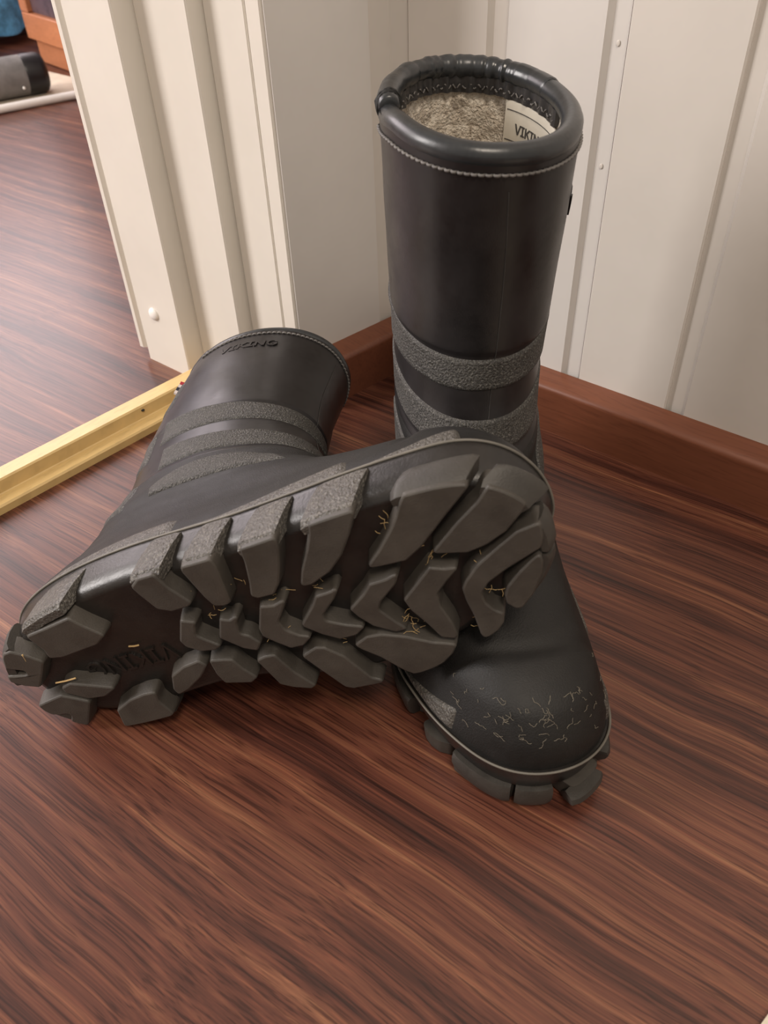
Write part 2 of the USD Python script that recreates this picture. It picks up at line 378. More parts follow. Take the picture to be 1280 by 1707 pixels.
b = thing('bed', 'low bed in lavender bedding with a blue hanging throw, behind the cabinet', 'bed')
part(b, 'mattress', box((-2.85, .85, .10), (-2.13, 1.95, .36), .03), MAT['lavender_fabric'])
part(b, 'bed_base', box((-2.84, .87, .0), (-2.16, 1.94, .099)), MAT['cabinet_panel'])
yy = np.linspace(.80, 1.96, 90); zz = np.linspace(.026, .118, 14)
Yg, Zg = np.meshgrid(yy, zz, indexing='ij')
wv = .012 * np.sin(Yg * 60) * (1 - (Zg - .02) / .12) + .008 * np.sin(Yg * 23 + 1)
Pq = np.stack([-2.085 + wv, Yg, Zg + .006 * np.sin(Yg * 31)], -1)
part(b, 'throw', grid_solid(Pq, Pq - [.03, 0, 0]), MAT['blue_cloth_fabric'], smooth=60)

m_pts = np.array([(-1.640, .68), (-1.596, .8269), (-1.5526, .9673), (-1.50, 1.045), (-1.80, 1.045), (-1.90, .95), (-1.96, .70)])
t = thing('floor_mat', 'cream floor mat with a rolled white edge in the next room', 'mat')
part(t, 'mat_body', extrude_z([tuple(q) for q in m_pts], 0.0, .007), MAT['cream_mat_fabric'])
cs = CubicSpline(np.arange(4), m_pts[:4]); e = cs(np.linspace(0, 3, 50))
part(t, 'edging', tube(np.column_stack([e, np.full(50, .0075)]), .0075, 10), MAT['white_cord'], smooth=60)

sp = thing('portable_speaker', 'grey cylindrical speaker with a black rounded end on the cream mat', 'speaker')
ax0, ax1 = np.array([-1.716, .672, .0425]), np.array([-1.634, .918, .0425])
k = np.linspace(0, 1, 14); dirn = (ax1 - ax0) / np.linalg.norm(ax1 - ax0)
part(sp, 'body', tube(np.array([ax0 + (ax1 - ax0) * q for q in k]), .0350, 28), MAT['speaker_cloth'], smooth=40)
capp = np.array([ax1 + dirn * q for q in (.0003, .004, .03, .037, .041, .043)])
part(sp, 'end_cap', tube(capp, [.0345, .0355, .0355, .033, .027, .018], 28), MAT['speaker_cap'], smooth=40)
s = trimesh.creation.icosphere(2, .0028); s.apply_translation(ax1 - dirn * .012 + np.array([.0335, -.012, -.014])); part(sp, 'indicator', s, MAT['white_cord'])

r = usdkit.mesh(stage, '/World/rug', extrude_z([(.0455, .195), (.0479, .2082), (.12, .34), (.42, .30), (.30, .02)], 0, .004), MAT['cream_mat_fabric'])
data(r.GetPrim(), label='cream rug whose corner lies on the wood floor nearest the camera', category='rug')

# ------------------------------------------------------------------ boots
# Frame of a boot: x from heel to toe, y towards the outer side of a LEFT boot, z up from the tread; the right boot is the mirror image.
# Tread blocks as (x, y) in tenths of a millimetre.
LUGS = {
 'H1': [(399, -417), (538, -433), (739, -461), (787, -374), (857, -272), (763, -220), (498, -194), (411, -212), (425, -284)],
 'H2': [(148, -333), (219, -342), (299, -277), (361, -201), (255, -87), (180, -12), (96, -51), (24, -116), (20, -176), (173, -126), (192, -166), (85, -224)],
 'H3': [(42, 127), (251, 89), (397, 197), (317, 295), (207, 428), (157, 419), (112, 372), (201, 259), (121, 252), (49, 223)],
 'H4': [(300, 33), (380, 12), (495, 67), (642, 138), (521, 188), (404, 175), (299, 86)],
 'H5': [(503, 323), (641, 263), (758, 241), (842, 244), (814, 331), (837, 460), (773, 503), (612, 528), (477, 525), (451, 478)],
 'M1': [(1221, -542), (1230, -483), (1263, -351), (1332, -308), (1443, -313), (1476, -335), (1416, -474), (1396, -573), (1341, -615)],
 'M2': [(1564, -603), (1647, -631), (1739, -607), (1739, -519), (1705, -373), (1677, -266), (1638, -251), (1574, -268), (1558, -345), (1550, -451), (1544, -544)],
 'M3': [(1952, -669), (2018, -654), (2126, -607), (2105, -519), (2052, -409), (1985, -299), (1925, -241), (1828, -242), (1798, -271), (1836, -351), (1888, -489), (1911, -588)],
 'M4': [(2315, -620), (2384, -642), (2508, -655), (2594, -673), (2546, -583), (2467, -472), (2379, -370), (2272, -287), (2145, -238), (2078, -243), (2139, -347), (2235, -472), (2289, -556)],
 'M5': [(2774, -577), (2825, -633), (2889, -657), (2981, -648), (3075, -632), (3174, -630), (3219, -638), (3107, -547), (2956, -434), (2764, -283), (2662, -227), (2546, -234), (2445, -244), (2559, -336), (2668, -440), (2732, -515)],
 'M6': [(2803, -240), (2975, -368), (3110, -454), (3217, -554), (3293, -597), (3334, -571), (3348, -469), (3319, -358), (3279, -316), (3180, -235), (3066, -187), (2962, -171), (2811, -220)],
 'T7': [(3346, -238), (3219, -221), (3099, -155), (2976, -82), (2883, 2), (2849, 49), (2839, 136), (2839, 253), (2825, 403), (2835, 431), (2902, 419), (2967, 353), (2994, 282), (2955, 245), (2931, 177), (2935, 110), (2990, 53), (3092, 2), (3223, -49), (3300, -79), (3331, -141)],
 'T8': [(3286, 7), (3257, 82), (3173, 206), (3094, 279), (3057, 276), (3026, 224), (3033, 167), (3064, 110), (3152, 32), (3231, -25), (3285, -56)],
 'C6': [(2541, 19), (2679, -91), (2751, -149), (2817, -116), (2896, -101), (2798, -27), (2725, 37), (2707, 123), (2721, 260), (2715, 356), (2691, 382), (2621, 344), (2587, 215), (2548, 105)],
 'C5': [(2248, -12), (2363, -89), (2423, -145), (2514, -149), (2601, -175), (2552, -100), (2427, -6), (2397, 39), (2444, 151), (2486, 229), (2410, 228), (2314, 146), (2268, 57)],
 'C4': [(1953, 8), (2076, -104), (2122, -159), (2211, -165), (2284, -194), (2207, -106), (2105, -23), (2091, 21), (2177, 84), (2278, 133), (2202, 182), (2101, 183), (2024, 117), (1957, 34)],
 'C3': [(1713, -34), (1805, -189), (1879, -172), (1974, -201), (1916, -126), (1850, -52), (1851, 13), (1907, 82), (1965, 112), (1890, 164), (1808, 162), (1752, 92), (1703, 24)],
 'C2': [(1549, -179), (1595, -149), (1674, -185), (1624, -114), (1598, -37), (1638, -8), (1672, 65), (1621, 121), (1551, 76), (1502, 7), (1465, -41)],
 'C1': [(1333, -238), (1394, -207), (1463, -243), (1389, -169), (1356, -104), (1404, -36), (1450, 16), (1396, 40), (1308, 22), (1245, -37), (1237, -92)],
 'L0': [(1020, 151), (1136, 100), (1249, 83), (1277, 136), (1185, 217), (1055, 290), (964, 319), (961, 259)],
 'L1': [(1306, 102), (1395, 120), (1444, 137), (1464, 225), (1507, 322), (1449, 354), (1293, 309), (1285, 222)],
 'L2': [(1568, 188), (1631, 172), (1694, 177), (1732, 341), (1788, 471), (1810, 489), (1759, 512), (1664, 470), (1599, 420), (1583, 292)],
 'L3': [(1832, 239), (1940, 196), (1988, 212), (2065, 316), (2133, 527), (2197, 576), (2170, 611), (2035, 618), (1950, 557), (1875, 361)],
 'L4': [(2151, 251), (2244, 206), (2328, 215), (2449, 276), (2567, 366), (2620, 389), (2685, 425), (2633, 490), (2560, 544), (2457, 579), (2368, 577), (2321, 518), (2251, 389), (2181, 303)],
}
SIDE = {'H1': .029, 'H2': .020, 'H3': .020, 'H5': .026, 'M1': .029, 'M2': .029, 'M3': .029, 'M4': .029, 'M5': .016, 'M6': .011, 'T7': .014, 'T8': .014, 'C6': 0, 'L4': .020, 'L3': .018}

OUT = [(0.0000, .003), (.0025, -.014), (.012, -.031), (.030, -.0435), (.060, -.0530), (.095, -.0580), (.130, -.0595), (.170, -.0590), (.210, -.0605), (.250, -.0625), (.285, -.0620), (.310, -.0580), (.3260, -.0470), (.3350, -.032), (.3380, -.015),
       (.3355, .000), (.3280, .0135), (.3145, .0265), (.297, .0385), (.277, .0485), (.255, .0565), (.230, .0600), (.205, .0600), (.180, .0575), (.150, .0490), (.120, .0460), (.090, .0485), (.062, .0500), (.035, .0470), (.015, .0350), (.004, .020)]
oc = np.array(OUT + OUT[:1]); cu = np.r_[0, np.cumsum(np.linalg.norm(np.diff(oc, axis=0), axis=1))]
OUTC = CubicSpline(cu, oc, bc_type='periodic'); OUTL = cu[-1]
def outline(n): return OUTC(np.linspace(0, OUTL, n, endpoint=False))
OPOLY = Polygon(outline(400))
def offset_outline(n, d):
    s = np.linspace(0, OUTL, n, endpoint=False); p = OUTC(s); t = OUTC(s, 1); t /= np.linalg.norm(t, axis=1, keepdims=True)
    return p + d * np.stack([t[:, 1], -t[:, 0]], 1)      # d > 0 points outwards
if Polygon(offset_outline(200, .003)).area < OPOLY.area:
    _o = offset_outline
    def offset_outline(n, d): return _o(n, -d)

o_ = outline(2000); xo = o_[:, 0] / o_[:, 0].max(); imax, imin = int(np.argmax(xo)), int(np.argmin(xo))
med = o_[imin:imax + 1] if imin < imax else np.vstack([o_[imin:], o_[:imax + 1]])
lat = np.vstack([o_[imax:], o_[:imin + 1]]) if imin < imax else o_[imax:imin + 1]
def thof(x): return np.arccos(np.clip(2 * x / o_[:, 0].max() - 1, -1, 1))
a_ = np.concatenate([thof(lat[:, 0]), 2 * np.pi - thof(med[:, 0])]); b_ = np.concatenate([lat[:, 1], med[:, 1]])
od = np.argsort(a_); a_, b_ = a_[od], b_[od]
def foot_y(th): return np.interp(np.mod(th, 2 * np.pi), a_, b_, period=2 * np.pi)

ZK = np.array([.026, .034, .045, .060, .072, .082, .092, .102, .115, .130, .150, .175, .205, .240, .275, .3115])
XB = PchipInterpolator(ZK, [.003, .0015, .001, .003, .006, .009, .0125, .016, .0195, .0230, .0250, .0260, .0270, .0295, .0330, .0370])
XF = PchipInterpolator(ZK, [.3365, .3360, .3335, .3235, .3060, .2800, .2520, .2310, .2130, .2010, .1890, .1805, .1760, .1755, .1780, .1815])
WS = PchipInterpolator(ZK, [.050, .050, .050, .050, .050, .050, .049, .0475, .0465, .046, .0462, .0470, .0485, .0500, .0515, .0525])
FS = PchipInterpolator(ZK, [.990, .965, .900, .815, .745, .700, .67, .67, .80, .80, .80, .80, .80, .80, .80, .80])
YC = .0015
YCF = lambda z: YC + .002 * smoothstep(.25, .14, z)
Z0, Z1 = .028, .3115

def relief(z, th, x, y):
    d = .0005 * (meshkit.noise(np.stack([x * 35, y * 35, z * 35], -1), 3) - .5) * 2
    # raised toe cap behind a curved step
    xt = .294 - 6.5 * (y + .004) ** 2
    vamp = smoothstep(.048, .066, z) * smoothstep(.12, .105, z)
    d = d + .0016 * vamp * smoothstep(xt - .004, xt + .003, x) - .0014 * vamp * np.exp(-((x - xt + .005) / .0045) ** 2)
    # soft flex folds over the instep, and a recessed waist between the bands
    d = d + .0012 * np.cos((z - .150) / .0085 * 2 * np.pi * .5) * np.exp(-((z - .13) / .012) ** 2) * smoothstep(.2, .8, np.cos(th))
    d = d - .0012 * smoothstep(.139, .143, z) * smoothstep(.2035, .1995, z)
    return d

def raw(z, th):
    z, th = np.broadcast_arrays(np.asarray(z, float), np.asarray(th, float))
    X = (1 + np.cos(th)) / 2
    xb, xf = XB(z), XF(z)
    x = xb + (xf - xb) * X
    be = smoothstep(.060, .135, z)
    yf = foot_y(th) * FS(z) * (1 + .05 * (np.sin(th) < 0) * smoothstep(.030, .045, z))
    s = np.sin(th)
    ys = YCF(z) + WS(z) * np.sign(s) * np.abs(s) ** .92
    y = (1 - be) * yf + be * ys
    zz = z + smoothstep(.20, .3115, z) * (-.0035 * np.cos(th) + .0030 * np.sin(th))
    return np.stack([x, y, zz], -1)

def surf(z, th, off=0.0, rel=True):
    """Point of the boot's skin at height z and bearing th (0 front, 90 outer side, 180 back), off metres outside it."""
    z, th = np.broadcast_arrays(np.asarray(z, float), np.asarray(th, float))
    p = raw(z, th); e = 1e-4
    n = np.cross(raw(z, th + 2e-3) - raw(z, th - 2e-3), raw(np.minimum(z + e, Z1 + .02), th) - raw(z - e, th))
    n /= np.linalg.norm(n, axis=-1, keepdims=True) + 1e-15
    d = np.asarray(off) + (relief(z, th, p[..., 0], p[..., 1]) if rel else 0)
    return p + n * (d[..., None] if np.ndim(d) else d)

def patch(th0, th1, zlo, zhi, off=.0012, n=60, m=14, sink=.0014):
    """A raised panel on the skin; zlo, zhi are functions of bearing (degrees)."""
    th = np.linspace(th0, th1, n); k = np.linspace(0, 1, m)
    lo, hi = zlo(th), zhi(th)
    zg = lo[:, None] + (hi - lo)[:, None] * k[None]
    tg = np.broadcast_to(np.radians(th)[:, None], zg.shape)
    edge = np.minimum(np.minimum(k, 1 - k)[None] * (hi - lo)[:, None], np.minimum(th - th0, th1 - th)[:, None] * .001)
    o = -.0004 + (off + .0004) * smoothstep(-.0002, .0013, edge)
    return grid_solid(surf(zg, tg, o), surf(zg, tg, -sink))

from shapely.geometry import Point as SP
TREAD = OPOLY.buffer(-.0012)
def smooth_poly(pts, r, step=.0016):
    p = Polygon(pts).buffer(0).intersection(TREAD)
    if p.geom_type != 'Polygon': p = max(p.geoms, key=lambda g: g.area)
    q = p.buffer(-r).buffer(2 * r).buffer(-r)
    if q.geom_type != 'Polygon' or q.area < .6 * p.area: q = p
    ring = np.array(q.exterior.coords)[:-1]
    if Polygon(ring).exterior.is_ccw is False: ring = ring[::-1]
    l = LineString(np.vstack([ring, ring[:1]])); n = max(12, int(l.length / step))
    return np.array([l.interpolate(s).coords[0] for s in np.linspace(0, l.length, n, endpoint=False)])

def inset(ring, d):
    t = np.roll(ring, -1, 0) - np.roll(ring, 1, 0); t /= np.linalg.norm(t, axis=1, keepdims=True) + 1e-12
    return ring + d * np.stack([-t[:, 1], t[:, 0]], 1)

def block(ring, levels):
    """Stacks inset copies of a ring at (z, inset) levels and caps both ends."""
    n = len(ring); V = []; F = []
    for z, d in levels: V.append(np.column_stack([inset(ring, d), np.full(n, z)]))
    F.append(grid_faces(len(levels), n, wrap=True))
    P, f = trimesh.creation.triangulate_polygon(Polygon(ring), engine='earcut')
    from scipy.spatial import cKDTree
    idx = cKDTree(ring).query(P)[1]; f = idx[f]
    F += [f, f[:, ::-1] + (len(levels) - 1) * n]
    t = trimesh.Trimesh(np.vstack(V), np.vstack(F), process=False)
    if t.volume < 0: t.invert()
    return t

def side_block(ring, h, shear, grow=0.0):
    """The part of a tread block that climbs the side wall of the sole."""
    d = np.array([OPOLY.exterior.distance(SP(*p)) if OPOLY.contains(SP(*p)) else 0 for p in ring])
    L_ = OPOLY.exterior.length
    near = ring[d < .013]
    if len(near) < 4: return None
    s = np.sort([OPOLY.exterior.project(SP(*p)) for p in near])
    g = np.diff(np.r_[s, s[0] + L_]); k = int(np.argmax(g)); s = np.r_[s[k + 1:], s[:k + 1] + L_]
    runs = [r for r in np.split(s, np.nonzero(np.diff(s) > .012)[0] + 1) if len(r) > 1 and r[-1] - r[0] > .005]
    hulls = []
    for r in runs:
        u = None
        s0, s1 = r[0] + .04 * (r[-1] - r[0]), r[-1] - .04 * (r[-1] - r[0])
        cuts = np.linspace(s0, s1, max(1, int(round((s1 - s0) / .022))) + 1)
        for c0, c1 in zip(cuts[:-1], cuts[1:]):
            pts = []
            for q in np.linspace(c0, c1, 7):
                a = np.array(OPOLY.exterior.interpolate(q % L_).coords[0]); b = np.array(OPOLY.exterior.interpolate((q + .002) % L_).coords[0])
                t = (b - a) / np.linalg.norm(b - a); nn = np.array([t[1], -t[0]])
                if OPOLY.contains(SP(*(a + nn * .001))): nn = -nn
                e = min(1.0, (q - s0 + .0008) / .003, (s1 - q + .0008) / .003)
                for z, o, sh in ((.0012, -.0022, 0), (.004, .0002, .1), (h * .6, .0019, .6), (h - .002, .0018, 1.0), (h, .0006, 1.0)):
                    pts.append([*(a + nn * (o + grow - .0012 * (1 - e)) + np.array([shear * sh, 0])), z])
                    pts.append([*(a - nn * .007 + np.array([shear * sh, 0])), max(z, .0015)])
            hq = m3.Manifold.hull_points(np.array(pts)); u = hq if u is None else u + hq
        hulls.append(tm(u))
    if not hulls: return None
    return hulls

class Boot:
    def __init__(self, label, mirror, pose):
        self.mir = mirror; self.spring = .010 if mirror else .003; self.squash = 0.0 if mirror else .44; self.slump = 0.0 if mirror else .08
        self.path = thing('rubber_boot', label, 'boot', mat4=pose)
    def fix(self, t):
        t = t if isinstance(t, trimesh.Trimesh) else trimesh.Trimesh(*t, process=False)
        v = np.array(t.vertices)                       # toe spring: the sole curves up towards the toe
        s = smoothstep(.22, .36, v[:, 0]) * 1.12
        v[:, 2] += s * (.0015 + self.spring * smoothstep(.001, .024, v[:, 2])) * smoothstep(.125, .075, v[:, 2])
        sq = self.squash * smoothstep(.020, .050, v[:, 2]) * smoothstep(.19, .245, v[:, 0]) * smoothstep(.14, .11, v[:, 2])
        v[:, 1] -= sq * np.maximum(0, v[:, 1] + .004)      # pressed in where it leans on the other boot
        v[:, 2] -= self.slump * np.maximum(0, v[:, 2] - .13)
        t = trimesh.Trimesh(v, t.faces, process=False)
        if not self.mir: return t
        return trimesh.Trimesh(t.vertices * [1, -1, 1], t.faces[:, ::-1], process=False)
    def add(self, name, mesh, m, parent=None, **kw):
        return part(parent or self.path, name, self.fix(mesh), MAT[m], **kw)

def wrap_text(text, height, mirror, fn, depth=.0008, bold=True, flip=False):
    t = meshkit.text_mesh(text, height, depth, bold)
    v = np.array(t.vertices); v[:, 0] -= v[:, 0].max() / 2; v[:, 1] -= height / 2
    t = trimesh.Trimesh(v, t.faces, process=False)
    for _ in range(2): t = t.subdivide_to_size(.004) if len(t.faces) < 20000 else t
    v = np.array(t.vertices)
    if mirror: v[:, 0] *= -1
    return trimesh.Trimesh(fn(v), t.faces if not mirror else t.faces[:, ::-1], process=False)

def build_boot(label, mirror, pose, seed, with_straw):
    B = Boot(label, mirror, pose); R = np.random.default_rng(seed)
    # --- skin
    zs = np.concatenate([np.linspace(Z0, .058, 14, endpoint=False), np.linspace(.058, .110, 74, endpoint=False), np.linspace(.110, Z1, 110)])
    th = np.linspace(0, 2 * np.pi, 220, endpoint=False)
    P = surf(zs[:, None], th[None, :])
    n, m = P.shape[:2]
    V = P.reshape(-1, 3); F = grid_faces(n, m, wrap=True)
    cut = int(np.searchsorted(zs, .1365))
    def cutmesh(lo, hi):
        t = trimesh.Trimesh(V[lo * m:hi * m], grid_faces(hi - lo, m, wrap=True), process=False)
        return t if t.face_normals[0] @ (t.triangles_center[0] - [t.vertices[:, 0].mean(), 0, t.triangles_center[0][2]]) > 0 else trimesh.Trimesh(t.vertices, t.faces[:, ::-1], process=False)
    B.add('foot', cutmesh(0, cut + 1), 'vamp_rubber', smooth=True, label='matte black rubber foot with a curved toe-cap step')
    B.add('shaft', cutmesh(cut, n), 'shaft_rubber', smooth=True, label='smooth black rubber shaft')
    # --- grey textured bands round the front and sides, staggered patches at the back
    c = lambda z: (lambda t: np.full_like(t, z))
    bow = lambda z, a=.0: (lambda t: z + a * (np.abs(t) / 110.0) ** 2)
    chev = lambda z, a: (lambda t: z + a * np.maximum(0, (np.abs(t) - 80) / 40.0) ** 2)
    B.add('textured_band', patch(-118, 118, bow(.1800), bow(.1990, .009), n=110), 'textured_rubber', smooth=45)
    B.add('textured_band', patch(-112, 112, bow(.1440), bow(.1635, .007), n=110), 'textured_rubber', smooth=45)
    for sgn in (-1, 1):
        a, b = sorted((sgn * 50, sgn * 110))
        mid, half = sgn * 80, 30
        arch = lambda t, mid=mid: np.maximum(0, 1 - ((t - mid) / half) ** 2) ** .4
        B.add('textured_band', patch(a + .2, b - .2, lambda t: .107 - .001 * arch(t), lambda t: .1085 + .0235 * arch(t), n=50), 'textured_rubber', smooth=45)
        for z0, z1, t0, t1 in ((.238, .276, 124, 164), (.168, .204, 126, 166), (.106, .138, 124, 166)):
            a, b = sorted((sgn * t0, sgn * t1))
            B.add('heel_patch', patch(a, b, lambda t, z0=z0, t0=t0: z0 + .010 * np.clip((np.abs(t) - t0) / 30, 0, 1), lambda t, z1=z1: c(z1)(t), n=26), 'textured_rubber', smooth=45)
        # grit wedges above the sole line
        for x0, x1 in ((-150, -100), (-98, -62), (-60, -34)):
            a, b = (x0, x1) if sgn < 0 else (-x1, -x0)
            up = (lambda t, a=a, b=b, sgn=sgn: .0335 + .014 * np.clip(((t - a) if sgn < 0 else (b - t)) / (b - a), 0.05, 1) ** 1.2)
            B.add('grit_wedge', patch(a, b, c(.0315), up, off=.0014, n=34, m=10), 'grit_rubber', smooth=45)
    # --- moulding seam down the front
    zl = np.linspace(.105, .296, 70)
    B.add('mould_seam', tube(surf(zl, np.radians(-8 + 4 * np.sin(zl * 20)) * .6 + 0 * zl, .0002), .0003, 5), 'seam_rubber', smooth=True)
    # --- collar: two lengths of binding that overlap at the outer side
    def rim(tdeg, dz=0.0, off=-.0052): t = np.radians(tdeg); return surf(np.full_like(t, Z1), t, off, rel=False) + np.array([0, 0, 1.0]) * np.asarray(dz)[..., None]
    tf = np.linspace(-118, 92, 150); dzf = -.0042 * smoothstep(62, 92, tf)
    fr = .0058 * np.ones_like(tf); fr[:2] = .0055
    B.add('collar_binding', tube(rim(tf, dzf), fr, 14), 'binding_rubber', smooth=50, label='smooth front length of the collar binding')
    tb = np.r_[85.0, 85.5, 86.2, np.linspace(88, 246, 157)]; pk = .0011 * (meshkit.noise(np.stack([tb * .35, 0 * tb, 0 * tb], -1), 5) - .5) * smoothstep(100, 130, tb) * smoothstep(240, 215, tb); pk[0] = -.0028; pk[1] = -.0012; pk[2] = -.0004; pk[-1] = -.0006
    B.add('collar_binding', tube(rim(tb, .0005 + 0 * tb, -.0052), .0061 + pk, 14), 'binding_rubber', smooth=50, label='puckered rear length of the collar binding')
    knot = []
    for k in range(4):
        a = np.linspace(-2.2, 2.2, 12); ctr = rim(np.array([89.0 + k * 1.1]))[0]
        rad = (ctr - [.095, YC, ctr[2]]); rad[2] = 0; rad /= np.linalg.norm(rad)
        knot.append(tube(ctr + np.outer(np.sin(a) * .0068, rad) + np.outer(np.cos(a) * .0068, [0, 0, 1]) + R.normal(0, .0003, (12, 3)), .0006, 5))
    B.add('binding_stitch', cat(knot), 'dark_thread', smooth=True)
    # stitching line under the binding
    st = []
    for t0 in np.arange(-117, 92, 3.4):
        a = np.linspace(t0, t0 + 2.9, 5); dz = -.0072 - .0042 * smoothstep(62, 92, a)
        st.append(tube(surf(np.full(5, Z1) + dz, np.radians(a), np.array([.0000, .0007, .0009, .0007, .0000])), .0008, 5))
    B.add('collar_stitching', cat(st), 'stitch_thread', smooth=True)
    # inner binding strip and stitches
    ti = np.radians(np.linspace(95, 265, 120)); ki = np.linspace(0, 1, 8)
    Ti, Ki = np.meshgrid(ti, ki, indexing='ij')
    puck = .0011 * np.sin(Ti * 34) * np.sin(Ti * 11 + 1)
    B.add('inner_binding', grid_solid(surf(Z1 - .003 - .0090 * Ki, Ti, -.0066 + puck, rel=False), surf(Z1 - .003 - .0090 * Ki, Ti, -.0098 + puck, rel=False)), 'inner_binding_rubber', smooth=50)
    st = []
    for t0 in np.arange(96, 264, 3.6):
        a = np.linspace(t0, t0 + 2.2, 4)
        st.append(tube(surf(np.full(4, Z1 - .0085) + .0012 * np.sin(a), np.radians(a), -.0103, rel=False) , .0005, 5))
    B.add('inner_stitching', cat(st), 'stitch_thread', smooth=True)
    # --- fleece lining
    zl = np.concatenate([np.linspace(.052, .14, 40, endpoint=False), np.linspace(.14, Z1 - .001, 150)]); tl = np.linspace(0, 2 * np.pi, 300, endpoint=False)
    Zl, Tl = np.meshgrid(zl, tl, indexing='ij')
    q = raw(Zl, Tl)
    tuft = meshkit.fbm(np.stack([q[..., 0] * 170, q[..., 1] * 170, q[..., 2] * 120], -1), 3, seed + 5)
    Pl = surf(Zl, Tl, -.0070 - .0042 * (tuft - .35) * smoothstep(Z1, Z1 - .02, Zl), rel=False)
    fl = grid_faces(len(zl), 300, wrap=True)[:, ::-1]
    cen = Pl[0].mean(0); Vl = np.vstack([Pl.reshape(-1, 3), cen]); kk = np.arange(300)
    fl = np.vstack([fl, np.stack([np.full(300, len(Vl) - 1), kk, (kk + 1) % 300], 1)])
    B.add('lining', trimesh.Trimesh(Vl, fl, process=False), 'fleece', smooth=True, label='light grey-brown fleece lining')
    # --- size label sewn inside, inner side of the boot
    def inner(v, zc, tc, o):    # text x runs left to right as read from inside the boot
        sx = v[:, 0] / .053
        return surf(zc + v[:, 1], np.radians(tc) + (sx if not mirror else sx), o - v[:, 2], rel=False)
    tl0, tl1 = (-146, -92)
    tg, kg = np.meshgrid(np.radians(np.linspace(tl0, tl1, 40)), np.linspace(0, 1, 12), indexing='ij')
    lab = B.add('size_label', grid_solid(surf(Z1 - .0125 - .0575 * kg, tg, -.0090, rel=False), surf(Z1 - .0125 - .0575 * kg, tg, -.0097, rel=False)), 'label_paper', smooth=50, label='cream printed label')
    sgn = 1
    txt = wrap_text('VIKING', .0056, False, lambda v: inner(v * [1, 1, 1], Z1 - .0270, -121, -.00975), .0002)
    # reading direction from inside: bearing falls (unmirrored) or rises (mirrored) to the right
    if not mirror:
        txt = wrap_text('VIKING', .0056, True, lambda v: inner(v, Z1 - .0270, -121, -.00975), .0002)
    B.add('label_lettering', txt, 'label_ink', parent=lab)
    ln = []
    for dz in (.0175, .0345, .0500, .0620):
        ln.append(tube(surf(np.full(30, Z1 - dz), np.radians(np.linspace(tl0 + 1.5, tl1, 30)), -.0097, rel=False), .00035, 4))
    ln.append(tube(surf(np.linspace(Z1 - .0345, Z1 - .068, 12), np.full(12, np.radians(-128)), -.0097, rel=False), .0003, 4))
    ln.append(tube(surf(np.linspace(Z1 - .0345, Z1 - .050, 12), np.full(12, np.radians(-117)), -.0097, rel=False), .0003, 4))
    B.add('label_rules', cat(ln), 'label_ink', parent=lab)
    # --- raised maker's lettering near the collar, inner side
    lz, lt, lh = (.268, -102, .0135) if mirror else (.288, -76, .0075)
    def outer(v): return surf(lz + v[:, 1], np.radians(lt) + v[:, 0] / .054, .0001 + v[:, 2], rel=False)
    B.add('shaft_lettering', wrap_text('VIKING', lh, mirror, outer, .0011 if mirror else .0007), 'letter_rubber' if mirror else 'shaft_rubber', label='raised lettering below the collar')
    # --- sole
    N = 260
    lev = [(.0098, -.0105), (.0104, -.0075), (.0140, -.0042), (.0200, -.0022), (.0268, -.0008), (.0292, .0002), (.0302, -.0006), (.0302, -.004)]
    rings = [np.column_stack([offset_outline(N, d), np.full(N, z)]) for z, d in lev]
    Vs = np.vstack(rings + [[[.17, 0, .0098]], [[.17, 0, .0302]]]); Fs = [grid_faces(len(lev), N, wrap=True)]
    kk = np.arange(N); k2 = (kk + 1) % N; o = (len(lev) - 1) * N
    Fs += [np.stack([k2, kk, np.full(N, len(Vs) - 2)], 1), np.stack([o + kk, o + k2, np.full(N, len(Vs) - 1)], 1)]
    so = trimesh.Trimesh(Vs, np.vstack(Fs), process=False)
    if so.volume < 0: so.invert()
    B.add('outsole', so, 'sole_rubber', smooth=40)
    B.add('rand_line', tube(np.column_stack([offset_outline(300, .0006), np.full(300, .0302)]), .0008, 6, closed=True), 'rand_rubber', smooth=True, label='pale moulded line where foot meets sole')
    for k, pts in LUGS.items():
        ring = smooth_poly(np.array(pts) / 1e4, .0018 if k[0] in 'MLHT' else .0014)
        lug = B.add('tread_lug', block(ring, [(.0112, -.0012), (.0060, -.0007), (.0011, 0.0), (.0004, .0004), (0.0, .0012)]), 'tread_rubber', smooth=38)
        if SIDE.get(k) and (mirror or k[0] != 'L'):
            sb = side_block(ring, SIDE[k], .007 if k[0] in 'M' else (.010 if k == 'H1' else (.004 if k[0] == 'L' else 0)), -.0016 if k[0] == 'T' else 0.0)
            for q in sb or []:
                if k == 'T7' and q.vertices[:, 1].mean() > .015: continue
                B.add('side_block', q, 'grit_rubber' if k in ('H1', 'M1', 'M2', 'M3', 'M4') else 'block_rubber', parent=lug, smooth=28)
    def under(v): return np.column_stack([.079 - v[:, 0], .004 + v[:, 1], .0098 - v[:, 2]])
    tx = wrap_text('VIKING', .0125, mirror, under, .0014, bold=False)
    B.add('sole_lettering', tx, 'sole_rubber', label='raised lettering in the heel recess')
    return B, R

# standing right boot: toe towards the camera
HEAD = math.radians(-49.0)
d_ = np.array([math.cos(HEAD), math.sin(HEAD)])
ball = np.array([-0.1895, 0.3194])                 # under the ball of the foot
org = ball - .205 * d_
pose1 = np.eye(4); pose1[:2, 0] = d_; pose1[:2, 1] = [-d_[1], d_[0]]; pose1[:2, 3] = org
B1, R1 = build_boot('black fleece-lined rubber boot standing upright in the corner', True, pose1, 11, False)

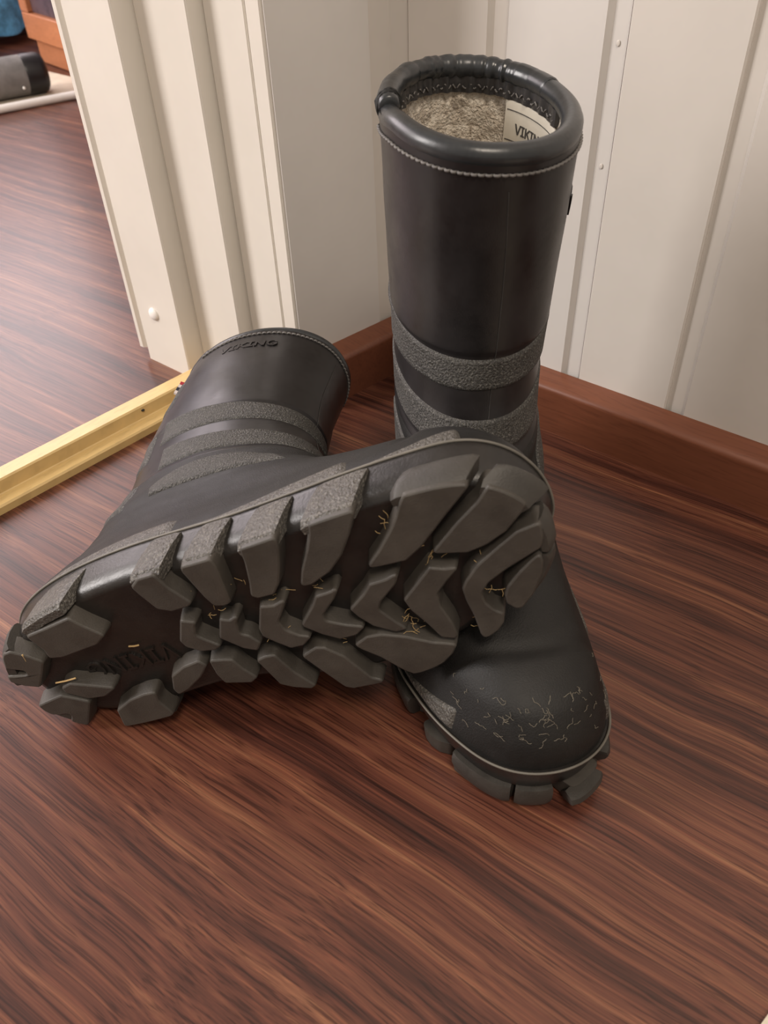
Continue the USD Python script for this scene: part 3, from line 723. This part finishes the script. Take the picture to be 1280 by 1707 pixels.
# left boot lying on its side, toe propped on the instep of the standing one, sole to the camera
pose2 = np.eye(4)
pose2[:3, :3] = [[0.76023, 0.33329, -0.55765], [0.52741, 0.18456, 0.82932], [0.37932, -0.92458, -0.03548]]
pose2[:3, 3] = [-0.37115, 0.08768, 0.03206]
B2, R2 = build_boot('black rubber boot lying on its side with its treaded sole facing the camera', False, pose2, 23, True)

# flag tag in the rear seam of the lying boot
for k, m in enumerate(('tag_red', 'tag_white', 'tag_blue', 'tag_white')):
    z0 = .3035 - .0046 * k; th_ = math.radians(-149.0)
    q, o_n = surf(z0, th_, .0), surf(z0, th_, .001) - surf(z0, th_, .0); o_n = o_n / np.linalg.norm(o_n); s_n = np.array([-o_n[1], o_n[0], 0.0]); s_n /= np.linalg.norm(s_n)
    B2.add('flag_tag', hull([q + o_n * a + s_n * b + np.array([0, 0, c]) for a in (-.001, .0055) for b in (-.0009, .0009) for c in (0, .0044)]), m, label=['red', 'white', 'dark blue', 'white'][k] + ' stripe of a small woven tag')

def fibre(p, R, n=9, step=.0016, curl=.7):
    a = R.uniform(0, 6.28); out = [np.array(p, float)]
    for _ in range(n - 1):
        a += R.normal(0, curl); out.append(out[-1] + step * np.array([math.cos(a), math.sin(a), R.normal(0, .25)]))
    return np.array(out)

# pale lint on the toe cap of the standing boot
fl = []
for k in range(64):
    big = k < 50
    thd = R1.normal(8, 18) if big else R1.uniform(-45, 45); z = np.clip(R1.normal(.057, .005), .044, .072)
    n = R1.integers(2, 9); dt, dz = R1.normal(0, 1.2), R1.normal(0, .0007)
    a = R1.uniform(0, 6.28); T, Z = [thd], [z]
    for _ in range(n):
        a += R1.normal(0, .75); T.append(T[-1] + 0.8 * math.cos(a)); Z.append(np.clip(Z[-1] + .0007 * math.sin(a), .036, .083))
    fl.append(tube(surf(np.array(Z), np.radians(np.array(T)), .0006), 0.00010, 4))
B1.add('lint', cat(fl), 'lint_fibre', smooth=True, kind='stuff', label='pale lint clinging to the toe')

# dry grass caught between the tread blocks of the lying boot
fl = []
spots = [(.170, -.030, 10, .006), (.188, -.020, 14, .006), (.215, -.021, 10, .005), (.262, -.045, 8, .007), (.277, -.020, 10, .005), (.246, .016, 12, .006), (.286, .040, 14, .006), (.300, .015, 8, .005), (.250, .028, 14, .007), (.214, .020, 8, .005), (.178, .004, 7, .005), (.153, -.022, 7, .005), (.145, -.035, 6, .006), (.300, -.005, 6, .006), (.222, .036, 6, .005)]
for x, y, n, s in spots:
    for _ in range(n // 2 + 1):
        fl.append(tube(fibre([x + R2.normal(0, s * .5), y + R2.normal(0, s * .5), R2.uniform(.002, .0085)], R2, R2.integers(3, 8), curl=.4), .00016, 4))
B2.add('dry_grass', cat(fl), 'hay', smooth=True, kind='stuff', label='wisps of dry grass caught in the tread')
for p, q in (((.0289, -.0007, .0015), (.0442, -.0009, .0012)), ((.0275, -.0294, .0005), (.0262, -.0245, .0005)), ((.0262, -.0245, .0005), (.0232, -.0195, .0012)), ((.085, -.008, .0085), (.092, -.0075, .0080))):
    B2.add('straw', tube([p, (np.array(p) + q) / 2 + [0, .0004, 0], q], .0006, 6), 'hay', smooth=True)
